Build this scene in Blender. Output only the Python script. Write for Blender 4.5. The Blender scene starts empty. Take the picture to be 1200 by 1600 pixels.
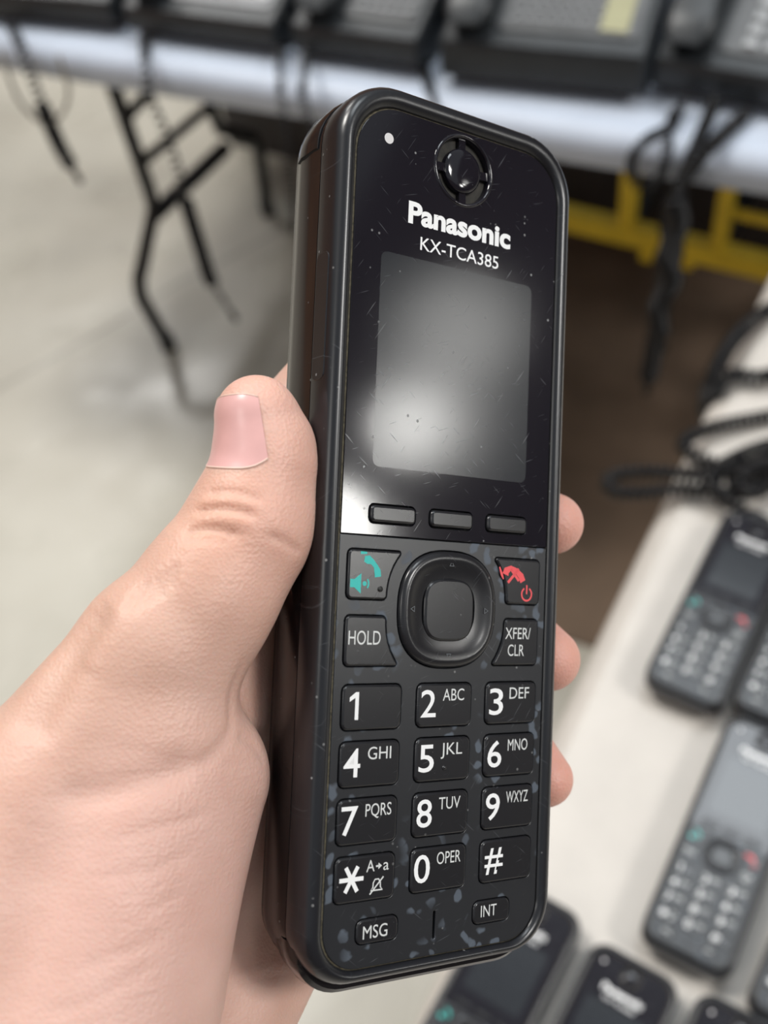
import bpy, bmesh, math, random
import numpy as np
from mathutils import Matrix, Vector

# ------------------------------------------------------------------ camera
F_PX = 1700.0                                   # focal length in pixels of the 1200x1600 frame
CAM_Z = 1.405
def unit(v):
    v = np.array(v, float)
    return v / np.linalg.norm(v)
_dn = unit((243.0, 1268.0, F_PX))               # straight down, in camera axes (x right, y down, z forward)
_up = -_dn
_yy = unit(np.array([0, 0, 1.0]) - (np.array([0, 0, 1.0]) @ _up) * _up)
CM = np.array([np.cross(_yy, _up), _yy, _up])   # camera axes -> world
CC = np.array([0, 0, CAM_Z])

sc = bpy.context.scene
col = sc.collection
cam_d = bpy.data.cameras.new('camera')
cam = bpy.data.objects.new('camera', cam_d)
col.objects.link(cam)
cam_d.sensor_fit = 'HORIZONTAL'
cam_d.sensor_width = 36.0
cam_d.lens = 36.0 * F_PX / 1200.0
cam_d.clip_start = 0.01
cam_d.clip_end = 100
mw = Matrix.Identity(4)
for r in range(3):
    mw[r][0], mw[r][1], mw[r][2], mw[r][3] = CM[r, 0], -CM[r, 1], -CM[r, 2], CC[r]
cam.matrix_world = mw
cam_d.dof.use_dof = True
cam_d.dof.focus_distance = 0.190
cam_d.dof.aperture_fstop = cam_d.lens / 3.0     # a 3.0 mm wide opening
sc.camera = cam

# ------------------------------------------------------------------ light
world = bpy.data.worlds.new('hall')
sc.world = world
world.use_nodes = True
world.node_tree.nodes['Background'].inputs[0].default_value = (0.90, 0.96, 1.0, 1)
world.node_tree.nodes['Background'].inputs[1].default_value = 0.42

def area(name, loc, target, sx, sy, power, color=(1, 1, 1), shape='RECTANGLE'):
    l = bpy.data.lights.new(name, 'AREA')
    l.shape = shape
    l.size = sx
    l.size_y = sy
    l.energy = power
    l.color = color
    o = bpy.data.objects.new(name, l)
    col.objects.link(o)
    o.location = loc
    o.rotation_euler = (Vector(target) - Vector(loc)).to_track_quat('-Z', 'Y').to_euler()
    return o
# high-bay lamps of the hall
area('hall_lamp', (-1.9, 2.6, 6.0), (0, .6, .8), 1.2, 1.2, 235, (1.0, .97, .92))
area('hall_lamp', (1.5, 2.2, 6.0), (0, .6, .8), 2.4, 1.6, 100, (.90, .96, 1.0))
area('hall_lamp', (-3.5, -1.5, 6.0), (0, .6, .8), 1.6, 1.6, 40, (1.0, .97, .92))
area('hall_lamp', (-1.9, 6.7, 6.0), (-.4, 1.3, 0), 1.4, 1.4, 110, (1.0, .98, .95))
area('hall_lamp', (4.2, -1.6, 5.4), (0, .2, 1.1), 1.2, 1.2, 190, (1.0, .98, .95))
# unseen lamps added to the right for the bright patches mirrored in the display
for az, el, d, s, p in ((-14.0, 15.0, 9.0, .6, 26), (-21.5, 15.5, 9.0, .8, 60), (-8.2, 15.6, 9.0, .9, 13)):
    a, e = math.radians(az), math.radians(el)
    area('reflection_lamp', (d * math.cos(e) * math.cos(a), d * math.cos(e) * math.sin(a), 1.23 + d * math.sin(e)), (0, 0, 1.2), s, s, p, (1, .99, .95), 'DISK')

vs = sc.view_settings
vs.view_transform = 'Standard'
vs.look = 'None'
vs.exposure = 0.0
vs.gamma = 1.0
vs.use_curve_mapping = False

# ------------------------------------------------------------------ pixel helpers
def ray(px, py):
    return CM @ np.array([px - 600.0, py - 800.0, F_PX])
def on_z(px, py, z):
    d = ray(px, py)
    return CC + d * ((z - CAM_Z) / d[2])
def on_plane(px, py, p0, n):
    d = ray(px, py)
    n = np.array(n, float)
    return CC + d * ((n @ (np.array(p0) - CC)) / (n @ d))

# ------------------------------------------------------------------ materials
def new_mat(name):
    m = bpy.data.materials.new(name)
    m.use_nodes = True
    return m, m.node_tree.nodes, m.node_tree.links, m.node_tree.nodes['Principled BSDF']
def ramp(n, stops):
    r = n.new('ShaderNodeValToRGB')
    while len(r.color_ramp.elements) < len(stops):
        r.color_ramp.elements.new(.5)
    for e, (p, c) in zip(r.color_ramp.elements, stops):
        e.position = p
        e.color = (*c, 1) if len(c) == 3 else c
    return r
def g(v):
    return (v, v, v)
def plain(name, color, rough=.5, spec=.5, metal=0, noise=0.0, nscale=40, bump=0.0, bscale=300, coat=0):
    m, n, l, b = new_mat(name)
    b.inputs['Base Color'].default_value = (*color, 1)
    b.inputs['Roughness'].default_value = rough
    b.inputs['Specular IOR Level'].default_value = spec
    b.inputs['Metallic'].default_value = metal
    b.inputs['Coat Weight'].default_value = coat
    tc = n.new('ShaderNodeTexCoord')
    if noise:
        t = n.new('ShaderNodeTexNoise')
        t.inputs['Scale'].default_value = nscale
        t.inputs['Detail'].default_value = 4
        l.new(tc.outputs['Object'], t.inputs['Vector'])
        lo = tuple(c * (1 - noise) for c in color)
        hi = tuple(min(1, c * (1 + noise)) for c in color)
        r = ramp(n, [(.3, lo), (.7, hi)])
        l.new(t.outputs['Fac'], r.inputs['Fac'])
        l.new(r.outputs['Color'], b.inputs['Base Color'])
    if bump:
        t2 = n.new('ShaderNodeTexNoise')
        t2.inputs['Scale'].default_value = bscale
        t2.inputs['Detail'].default_value = 3
        l.new(tc.outputs['Object'], t2.inputs['Vector'])
        bp = n.new('ShaderNodeBump')
        bp.inputs['Strength'].default_value = bump
        bp.inputs['Distance'].default_value = .001
        l.new(t2.outputs['Fac'], bp.inputs['Height'])
        l.new(bp.outputs['Normal'], b.inputs['Normal'])
    return m

def worn_plastic(name, color, rough, specks=.5, stains=0.0, scratches=0.0, spec=.5):
    """black plastic with dust specks, blue-grey water stains and fine scratches"""
    m, n, l, b = new_mat(name)
    tc = n.new('ShaderNodeTexCoord')
    b.inputs['Specular IOR Level'].default_value = spec
    cur = n.new('ShaderNodeRGB')
    cur.outputs[0].default_value = (*color, 1)
    out = cur.outputs[0]
    rgh = n.new('ShaderNodeValue')
    rgh.outputs[0].default_value = rough
    rout = rgh.outputs[0]
    def mixc(fac, c):
        nonlocal out
        mx = n.new('ShaderNodeMix')
        mx.data_type = 'RGBA'
        l.new(fac, mx.inputs['Factor'])
        l.new(out, mx.inputs[6])
        mx.inputs[7].default_value = (*c, 1)
        out = mx.outputs[2]
    def mixr(fac, v):
        nonlocal rout
        mx = n.new('ShaderNodeMix')
        l.new(fac, mx.inputs['Factor'])
        l.new(rout, mx.inputs[2])
        mx.inputs[3].default_value = v
        rout = mx.outputs[0]
    if stains:
        t = n.new('ShaderNodeTexVoronoi')
        t.inputs['Scale'].default_value = 300
        w = n.new('ShaderNodeTexNoise')
        w.inputs['Scale'].default_value = 260
        l.new(tc.outputs['Object'], w.inputs['Vector'])
        ad = n.new('ShaderNodeVectorMath')
        ad.operation = 'MULTIPLY_ADD'
        l.new(w.outputs['Color'], ad.inputs[0])
        ad.inputs[1].default_value = (.004, .004, 0)
        l.new(tc.outputs['Object'], ad.inputs[2])
        l.new(ad.outputs[0], t.inputs['Vector'])
        r = ramp(n, [(.26, g(1)), (.36, g(0))])
        l.new(t.outputs['Distance'], r.inputs['Fac'])
        big = n.new('ShaderNodeTexNoise')
        big.inputs['Scale'].default_value = 55
        l.new(tc.outputs['Object'], big.inputs['Vector'])
        r2 = ramp(n, [(.44, g(0)), (.54, g(stains))])
        l.new(big.outputs['Fac'], r2.inputs['Fac'])
        mu = n.new('ShaderNodeMath')
        mu.operation = 'MULTIPLY'
        l.new(r.outputs['Color'], mu.inputs[0])
        l.new(r2.outputs['Color'], mu.inputs[1])
        mixc(mu.outputs[0], (.085, .105, .135))
        mixr(mu.outputs[0], .55)
    if scratches:
        for ang, sc_ in ((.9, 1.0), (-.6, .8), (1.9, 1.2)):
            mp = n.new('ShaderNodeMapping')
            mp.vector_type = 'TEXTURE'
            mp.inputs['Rotation'].default_value = (0, 0, ang)
            mp.inputs['Scale'].default_value = (1 / (2600 * sc_), 1 / (170 * sc_), 1)
            l.new(tc.outputs['Object'], mp.inputs['Vector'])
            t = n.new('ShaderNodeTexNoise')
            t.inputs['Scale'].default_value = 1.0
            t.inputs['Detail'].default_value = 1
            l.new(mp.outputs[0], t.inputs['Vector'])
            r = ramp(n, [(.72, g(0)), (.80, g(scratches))])
            l.new(t.outputs['Fac'], r.inputs['Fac'])
            mixc(r.outputs['Color'], (.20, .21, .23))
            mixr(r.outputs['Color'], .5)
    if specks:
        t = n.new('ShaderNodeTexVoronoi')
        t.inputs['Scale'].default_value = 420
        l.new(tc.outputs['Object'], t.inputs['Vector'])
        r = ramp(n, [(.075, g(specks)), (.12, g(0))])
        l.new(t.outputs['Distance'], r.inputs['Fac'])
        big = n.new('ShaderNodeTexNoise')
        big.inputs['Scale'].default_value = 150
        l.new(tc.outputs['Object'], big.inputs['Vector'])
        r2 = ramp(n, [(.52, g(0)), (.60, g(1))])
        l.new(big.outputs['Fac'], r2.inputs['Fac'])
        mu = n.new('ShaderNodeMath')
        mu.operation = 'MULTIPLY'
        l.new(r.outputs['Color'], mu.inputs[0])
        l.new(r2.outputs['Color'], mu.inputs[1])
        mixc(mu.outputs[0], (.30, .30, .30))
        mixr(mu.outputs[0], .6)
    l.new(out, b.inputs['Base Color'])
    l.new(rout, b.inputs['Roughness'])
    return m

M = {}
M['shell'] = worn_plastic('shell_black', (.010, .009, .010), .13, .35, 0, .05)
M['bezel'] = worn_plastic('bezel_black', (.009, .0095, .012), .28, .6, 0, .14)
M['panel'] = worn_plastic('panel_gloss', (.009, .008, .012), .09, .6, 0, .22)
M['keypad'] = worn_plastic('keypad_black', (.016, .017, .020), .30, .5, .75, .2)
M['key'] = worn_plastic('key_black', (.013, .013, .015), .24, .35, 0, .15)
M['recess'] = plain('recess_black', (.004, .004, .004), .6)
M['grille'] = plain('grille', (.022, .019, .014), .7, noise=.8, nscale=500)
M['grime'] = plain('grime', (.10, .085, .055), .8, noise=.6, nscale=1500)
M['lcd'] = worn_plastic('display_glass', (.013, .015, .019), .15, .3, 0, .18, .6)
M['print'] = plain('print_white', (.80, .80, .80), .5)
M['print_dim'] = plain('print_grey', (.60, .61, .60), .55)
M['arrow'] = plain('arrow_grey', (.10, .11, .12), .5)
M['teal'] = plain('print_teal', (.02, .42, .38), .45)
M['red'] = plain('print_red', (.72, .07, .08), .45)
M['led'] = plain('led_clear', (.62, .60, .60), .4)
M['beige'] = plain('table_beige', (.50, .465, .425), .42, noise=.05, nscale=30, bump=.25, bscale=900)
M['grey_top'] = plain('table_grey', (.47, .52, .61), .40, noise=.04, nscale=20, bump=.2, bscale=700)
M['leg'] = plain('leg_black', (.012, .013, .015), .35)
M['cord'] = plain('cord_black', (.006, .006, .007), .24, .35)
M['thin_cord'] = plain('cord_taupe', (.20, .18, .15), .5)
M['desk'] = plain('desk_phone_black', (.016, .019, .022), .42, noise=.2, nscale=30)
M['desk_face'] = plain('desk_phone_face', (.085, .087, .090), .38, noise=.15, nscale=40)
M['desk_face_pale'] = plain('desk_phone_face_pale', (.26, .265, .275), .4, noise=.12, nscale=40)
M['desk_key'] = plain('desk_phone_key', (.34, .35, .36), .5)
M['desk_key_d'] = plain('desk_phone_key_dark', (.16, .165, .17), .5)
M['desk_lcd'] = plain('desk_phone_display', (.28, .29, .26), .2)
M['strip'] = plain('label_strip', (.30, .29, .17), .6, noise=.1, nscale=60)
M['patch'] = plain('patch_white', (.85, .84, .82), .7)
M['yellow'] = plain('frame_yellow', (.80, .60, .04), .40, noise=.12, nscale=20)
M['dark_box'] = plain('box_dark', (.035, .035, .038), .7, noise=.2, nscale=15)
M['sheet_brown'] = plain('sheet_brown', (.135, .092, .062), .85, noise=.25, nscale=6, bump=.3, bscale=400)

M['wall_brown'] = plain('wall_brown', (.46, .21, .085), .8, noise=.5, nscale=1.3)
M['wall_dark'] = plain('wall_dark', (.16, .13, .13), .8, noise=.3, nscale=.8)

def concrete():
    m, n, l, b = new_mat('floor_concrete')
    tc = n.new('ShaderNodeTexCoord')
    a = n.new('ShaderNodeTexNoise')
    a.inputs['Scale'].default_value = 2.2
    a.inputs['Detail'].default_value = 6
    l.new(tc.outputs['Object'], a.inputs['Vector'])
    r = ramp(n, [(.30, (.34, .32, .275)), (.50, (.43, .405, .345)), (.70, (.50, .475, .41))])
    l.new(a.outputs['Fac'], r.inputs['Fac'])
    # a hairline saw cut across the slab
    p1, p2 = on_z(-150, 690, 0), on_z(430, 360, 0)
    d = unit((p2 - p1)[:2])
    nrm = (-d[1], d[0], 0)
    dt = n.new('ShaderNodeVectorMath')
    dt.operation = 'DOT_PRODUCT'
    dt.inputs[1].default_value = nrm
    l.new(tc.outputs['Object'], dt.inputs[0])
    wob = n.new('ShaderNodeTexNoise')
    wob.inputs['Scale'].default_value = 4
    l.new(tc.outputs['Object'], wob.inputs['Vector'])
    ma = n.new('ShaderNodeMath')
    ma.operation = 'MULTIPLY_ADD'
    ma.inputs[1].default_value = .05
    l.new(wob.outputs['Fac'], ma.inputs[0])
    l.new(dt.outputs['Value'], ma.inputs[2])
    s = n.new('ShaderNodeMath')
    s.operation = 'SUBTRACT'
    s.inputs[1].default_value = float(np.dot(p1, nrm)) + .025
    l.new(ma.outputs[0], s.inputs[0])
    ab = n.new('ShaderNodeMath')
    ab.operation = 'ABSOLUTE'
    l.new(s.outputs[0], ab.inputs[0])
    rr = ramp(n, [(.002, g(.55)), (.006, g(0))])
    l.new(ab.outputs[0], rr.inputs['Fac'])
    mx = n.new('ShaderNodeMix')
    mx.data_type = 'RGBA'
    l.new(rr.outputs['Color'], mx.inputs['Factor'])
    l.new(r.outputs['Color'], mx.inputs[6])
    mx.inputs[7].default_value = (.16, .145, .12, 1)
    l.new(mx.outputs[2], b.inputs['Base Color'])
    q = n.new('ShaderNodeTexNoise')
    q.inputs['Scale'].default_value = 5
    l.new(tc.outputs['Object'], q.inputs['Vector'])
    r3 = ramp(n, [(.35, g(.22)), (.65, g(.40))])
    l.new(q.outputs['Fac'], r3.inputs['Fac'])
    l.new(r3.outputs['Color'], b.inputs['Roughness'])
    bp = n.new('ShaderNodeBump')
    bp.inputs['Strength'].default_value = .3
    bp.inputs['Distance'].default_value = .01
    l.new(q.outputs['Fac'], bp.inputs['Height'])
    l.new(bp.outputs['Normal'], b.inputs['Normal'])
    return m
M['floor'] = concrete()

def skin():
    m, n, l, b = new_mat('skin')
    tc = n.new('ShaderNodeTexCoord')
    at = n.new('ShaderNodeAttribute')
    at.attribute_name = 'tone'
    t = n.new('ShaderNodeTexNoise')
    t.inputs['Scale'].default_value = 90
    t.inputs['Detail'].default_value = 4
    l.new(tc.outputs['Object'], t.inputs['Vector'])
    r = ramp(n, [(.35, (.93, .90, .88)), (.65, (1.0, 1.0, 1.0))])
    l.new(t.outputs['Fac'], r.inputs['Fac'])
    mx = n.new('ShaderNodeMix')
    mx.data_type = 'RGBA'
    mx.blend_type = 'MULTIPLY'
    mx.inputs['Factor'].default_value = 1
    l.new(at.outputs['Color'], mx.inputs[6])
    l.new(r.outputs['Color'], mx.inputs[7])
    l.new(mx.outputs[2], b.inputs['Base Color'])
    b.inputs['Roughness'].default_value = .46
    b.inputs['Specular IOR Level'].default_value = .35
    b.inputs['Subsurface Weight'].default_value = .35
    b.inputs['Subsurface Radius'].default_value = (1.0, .35, .2)
    b.inputs['Subsurface Scale'].default_value = .004
    v = n.new('ShaderNodeTexVoronoi')
    v.inputs['Scale'].default_value = 1700
    l.new(tc.outputs['Object'], v.inputs['Vector'])
    # fine ridged lines running across the thumb and palm
    mp = n.new('ShaderNodeMapping')
    mp.inputs['Rotation'].default_value = (0, 0, -.35)
    mp.inputs['Scale'].default_value = (120, 900, 300)
    l.new(tc.outputs['Object'], mp.inputs['Vector'])
    w = n.new('ShaderNodeTexNoise')
    w.inputs['Scale'].default_value = 1
    w.inputs['Detail'].default_value = 2
    l.new(mp.outputs[0], w.inputs['Vector'])
    ad = n.new('ShaderNodeMath')
    ad.operation = 'MULTIPLY_ADD'
    ad.inputs[1].default_value = .8
    l.new(w.outputs['Fac'], ad.inputs[0])
    l.new(v.outputs['Distance'], ad.inputs[2])
    bp = n.new('ShaderNodeBump')
    bp.inputs['Strength'].default_value = .30
    bp.inputs['Distance'].default_value = .00030
    l.new(ad.outputs[0], bp.inputs['Height'])
    l.new(bp.outputs['Normal'], b.inputs['Normal'])
    return m
M['skin'] = skin()
M['nail'] = plain('nail', (.66, .375, .355), .28, noise=.05, nscale=200)
M['nail_edge'] = plain('nail_edge', (.70, .50, .42), .5)

# ------------------------------------------------------------------ mesh helpers
def link(name, me, mat=None, parent=None, smooth=False):
    o = bpy.data.objects.new(name, me)
    col.objects.link(o)
    if mat is not None:
        me.materials.clear()
        me.materials.append(M[mat])
    if parent is not None:
        o.parent = parent
    if smooth:
        me.polygons.foreach_set('use_smooth', [True] * len(me.polygons))
    return o
def empty(name, mat4=None, label=None, cat=None, group=None):
    o = bpy.data.objects.new(name, None)
    o.empty_display_size = .02
    col.objects.link(o)
    if mat4 is not None:
        o.matrix_world = mat4
    return tag(o, label, cat, group)
def tag(o, label=None, cat=None, group=None, kind=None):
    for k, v in (('label', label), ('category', cat), ('group', group), ('kind', kind)):
        if v:
            o[k] = v
    return o

class MB:
    def __init__(s, scale=1.0):
        s.v, s.f, s.sc = [], [], scale
    def loft(s, loops, cap0=True, cap1=True):
        base = len(s.v)
        n = len(loops[0])
        for lp in loops:
            s.v += [tuple(p) for p in lp]
        for i in range(len(loops) - 1):
            for j in range(n):
                a, b = base + i * n + j, base + i * n + (j + 1) % n
                s.f.append((a, b, b + n, a + n))
        if cap0:
            s.f.append(tuple(base + j for j in reversed(range(n))))
        if cap1:
            k = base + (len(loops) - 1) * n
            s.f.append(tuple(k + j for j in range(n)))
        return s
    def box(s, x0, x1, y0, y1, z0, z1, bev=0):
        if bev:
            return s.slab([(x0, y0), (x1, y0), (x1, y1), (x0, y1)], z0, z1, bev, bev, 3)
        return s.loft([[(x0, y0, z), (x1, y0, z), (x1, y1, z), (x0, y1, z)] for z in (z0, z1)])
    def slab(s, poly, z0, z1, r=0, bev=0, n=4, both=False):
        p = round_poly(poly, r, n) if r else poly
        loops = []
        if both and bev:
            loops += [[(x, y, z0) for x, y in inset(p, bev)], [(x, y, z0 + bev * .3) for x, y in inset(p, bev * .3)], [(x, y, z0 + bev) for x, y in p]]
        else:
            loops.append([(x, y, z0) for x, y in p])
        if bev:
            loops += [[(x, y, z1 - bev) for x, y in p], [(x, y, z1 - bev * .3) for x, y in inset(p, bev * .3)], [(x, y, z1) for x, y in inset(p, bev)]]
        else:
            loops.append([(x, y, z1) for x, y in p])
        return s.loft(loops)
    def tube(s, path, r, n=8, closed=False, caps=True):
        path = [np.array(p, float) for p in path]
        m = len(path)
        up = np.array([.3, .2, 1.0])
        loops = []
        nprev = None
        for i in range(m):
            if closed:
                t = path[(i + 1) % m] - path[i - 1]
            else:
                t = path[min(i + 1, m - 1)] - path[max(i - 1, 0)]
            t = unit(t)
            if nprev is None:
                nv = np.cross(t, up)
                if np.linalg.norm(nv) < 1e-3:
                    nv = np.cross(t, np.array([1, 0, 0]))
            else:
                nv = nprev - (nprev @ t) * t
            nv = unit(nv)
            nprev = nv
            bv = np.cross(t, nv)
            rr = r[i] if hasattr(r, '__len__') else r
            loops.append([path[i] + rr * (math.cos(2 * math.pi * k / n) * nv + math.sin(2 * math.pi * k / n) * bv) for k in range(n)])
        if closed:
            loops.append(loops[0])
        return s.loft(loops, caps and not closed, caps and not closed)
    def build(s, name, mat, parent=None, smooth=False, auto=None, flatcap=False):
        me = bpy.data.meshes.new(name)
        me.from_pydata([(x * s.sc, y * s.sc, z * s.sc) for x, y, z in s.v], [], s.f)
        bm = bmesh.new()
        bm.from_mesh(me)
        bmesh.ops.recalc_face_normals(bm, faces=bm.faces)
        if auto:
            lim = math.radians(auto)
            for e in bm.edges:
                if len(e.link_faces) == 2 and e.calc_face_angle(0) > lim:
                    e.smooth = False
        if flatcap:
            for f in bm.faces:
                if len(f.verts) > 4:
                    for e in f.edges:
                        e.smooth = False
        bm.to_mesh(me)
        bm.free()
        return link(name, me, mat, parent, smooth or bool(auto))

def area2(p):
    return sum(p[i][0] * p[(i + 1) % len(p)][1] - p[(i + 1) % len(p)][0] * p[i][1] for i in range(len(p)))
def inset(p, d):
    sgn = 1 if area2(p) > 0 else -1
    out = []
    n = len(p)
    for i in range(n):
        a, b, c = np.array(p[i - 1]), np.array(p[i]), np.array(p[(i + 1) % n])
        u, w = b - a, c - b
        lu, lw = np.linalg.norm(u), np.linalg.norm(w)
        nu = np.array([-u[1], u[0]]) / max(lu, 1e-9)
        nw = np.array([-w[1], w[0]]) / max(lw, 1e-9)
        m = nu + nw
        m = m / max(np.linalg.norm(m), 1e-9)
        q = b + sgn * m * d / max(.5, float(m @ nu))
        out.append((float(q[0]), float(q[1])))
    return out
def round_poly(pts, r, n=4):
    out = []
    m = len(pts)
    rs = r if hasattr(r, '__len__') else [r] * m
    for i in range(m):
        a, b, c = np.array(pts[i - 1], float), np.array(pts[i], float), np.array(pts[(i + 1) % m], float)
        if rs[i] <= 0:
            out.append(tuple(b))
            continue
        u, w = unit(a - b), unit(c - b)
        ang = math.acos(max(-1, min(1, float(u @ w))))
        if ang > 3.05:
            out.append(tuple(b))
            continue
        d = min(rs[i] / math.tan(ang / 2), .48 * np.linalg.norm(a - b), .48 * np.linalg.norm(c - b))
        rr = d * math.tan(ang / 2)
        cen = b + unit(u + w) * rr / math.sin(ang / 2)
        p0, p1 = b + u * d - cen, b + w * d - cen
        a0 = math.atan2(p0[1], p0[0])
        da = (math.atan2(p1[1], p1[0]) - a0 + math.pi) % (2 * math.pi) - math.pi
        for k in range(n + 1):
            t = a0 + da * k / n
            out.append((cen[0] + rr * math.cos(t), cen[1] + rr * math.sin(t)))
    return out
def rrect(hw, hh, r, n=8, cx=0, cy=0):
    return [(x + cx, y + cy) for x, y in round_poly([(hw, -hh), (hw, hh), (-hw, hh), (-hw, -hh)], r, n)]
def squircle(hw, hh, p=3.0, n=48, cx=0, cy=0):
    out = []
    for k in range(n):
        a = 2 * math.pi * k / n
        c, s_ = math.cos(a), math.sin(a)
        out.append((cx + hw * math.copysign(abs(c) ** (2 / p), c), cy + hh * math.copysign(abs(s_) ** (2 / p), s_)))
    return out
def circle(r, n=32, cx=0, cy=0):
    return [(cx + r * math.cos(2 * math.pi * k / n), cy + r * math.sin(2 * math.pi * k / n)) for k in range(n)]
def lift(poly, z):
    return [(x, y, z) for x, y in poly]

def plate_with_holes(name, outer, holes, z0, z1, mat, parent, bevel=.12):
    cu = bpy.data.curves.new(name, 'CURVE')
    cu.dimensions = '2D'
    cu.fill_mode = 'BOTH'
    cu.extrude = (z1 - z0) / 2 - bevel
    cu.bevel_depth = bevel
    cu.bevel_resolution = 1
    for p in [outer] + holes:
        sp = cu.splines.new('POLY')
        sp.points.add(len(p) - 1)
        for q, (x, y) in zip(sp.points, p):
            q.co = (x, y, 0, 1)
        sp.use_cyclic_u = True
    o = bpy.data.objects.new('tmp', cu)
    col.objects.link(o)
    dg = bpy.context.evaluated_depsgraph_get()
    me = bpy.data.meshes.new_from_object(o.evaluated_get(dg))
    bpy.data.objects.remove(o)
    me.name = name
    co = np.empty(len(me.vertices) * 3)
    me.vertices.foreach_get('co', co)
    co = co.reshape(-1, 3)
    co[:, 2] += (z0 + z1) / 2
    me.vertices.foreach_set('co', (co * .001).ravel())
    me.update()
    return link(name, me, mat, parent)

def text_mesh(body, cap, bold=0.0, spacing=1.0):
    cu = bpy.data.curves.new('text', 'FONT')
    cu.body = body
    cu.size = 1.0
    cu.offset = bold
    cu.space_character = spacing
    cu.extrude = 0
    cu.resolution_u = 4
    o = bpy.data.objects.new('tmp', cu)
    col.objects.link(o)
    dg = bpy.context.evaluated_depsgraph_get()
    me = bpy.data.meshes.new_from_object(o.evaluated_get(dg))
    bpy.data.objects.remove(o)
    co = np.empty(len(me.vertices) * 3)
    me.vertices.foreach_get('co', co)
    return me, co.reshape(-1, 3)
CAP_REF = None
def text(name, body, x0, x1, ybase, cap, z, mat, parent, bold=0.0, spacing=1.0, thick=.04):
    """flat print: letters between x0 and x1 (mm; x1 None keeps the natural width), standing on ybase, capitals cap mm high"""
    global CAP_REF
    if CAP_REF is None:
        CAP_REF = text_mesh('H', 1)[1][:, 1].max()
    me, co = text_mesh(body, cap, bold, spacing)
    s = cap / CAP_REF
    lo, hi = co[:, 0].min(), co[:, 0].max()
    sx = s if x1 is None else (x1 - x0) / (hi - lo)
    co = np.stack([(co[:, 0] - lo) * sx + x0, co[:, 1] * s + ybase, np.full(len(co), z)], 1)
    me.vertices.foreach_set('co', (co * .001).ravel())
    me.update()
    return link(name, me, mat, parent)
def stroke(mb, pts, w, z, closed=False):
    """flat ribbon of width w (a number or one per point) along pts"""
    n = len(pts)
    P = [np.array(p, float) for p in pts]
    a, b = [], []
    for i in range(n):
        if closed:
            t = unit(P[(i + 1) % n] - P[i - 1])
        else:
            t = unit(P[min(i + 1, n - 1)] - P[max(i - 1, 0)])
        nn = np.array([-t[1], t[0]])
        ww = (w[i] if hasattr(w, '__len__') else w) / 2
        a.append(P[i] + nn * ww)
        b.append(P[i] - nn * ww)
    base = len(mb.v)
    mb.v += [(p[0], p[1], z) for p in a] + [(p[0], p[1], z) for p in b]
    for i in range(n if closed else n - 1):
        j = (i + 1) % n
        mb.f.append((base + i, base + n + i, base + n + j, base + j))
    return mb
def flat(mb, poly, z):
    base = len(mb.v)
    mb.v += [(x, y, z) for x, y in poly]
    mb.f.append(tuple(range(base, base + len(poly))))
    return mb
def arc(cx, cy, r, a0, a1, n=12):
    return [(cx + r * math.cos(math.radians(a0 + (a1 - a0) * k / n)), cy + r * math.sin(math.radians(a0 + (a1 - a0) * k / n))) for k in range(n + 1)]

# ------------------------------------------------------------------ structure
fl = MB().box(-7, 10, -6, 11, -.1, 0).build('floor', 'floor')
tag(fl, kind='structure')
for nm, bx, mt in (('unseen_wall_left', (-7.2, -7, -6, 11), 'wall_brown'), ('unseen_wall_right', (10, 10.2, -6, 11), 'wall_dark'),
                   ('unseen_wall_back', (-7.2, 10.2, 11, 11.2), 'wall_brown'), ('unseen_wall_front', (-7.2, 10.2, -6.2, -6), 'wall_dark')):
    tag(MB().box(*bx, 0, 5.6).build(nm, mt), kind='structure')  # unseen walls, added to cut level ambient light and colour the reflections

# ------------------------------------------------------------------ the held handset: pose
PR = np.array([[0.8308058130, 0.0415754751, 0.5550073702],
               [0.0723591200, -0.9968109849, -0.0336454762],
               [0.5518386166, 0.0681127021, -0.8311647255]])      # handset axes in camera axes
PT = np.array([11.841996853, 2.453986111, 193.648919684])         # mm
PW = CM @ PR
PO = CC + CM @ PT * .001
def mat4(Rm, t):
    m = Matrix.Identity(4)
    for r in range(3):
        for c in range(3):
            m[r][c] = float(Rm[r, c])
        m[r][3] = float(t[r])
    return m
HELD = mat4(PW, PO)
def P(px, py, z):
    """point in handset millimetres on the plane z where the pixel's ray meets it"""
    d = np.array([px - 600.0, py - 800.0, F_PX])
    n = PR[:, 2]
    s = (n @ (PT + n * z)) / (n @ d)
    return PR.T @ (d * s - PT)

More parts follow.
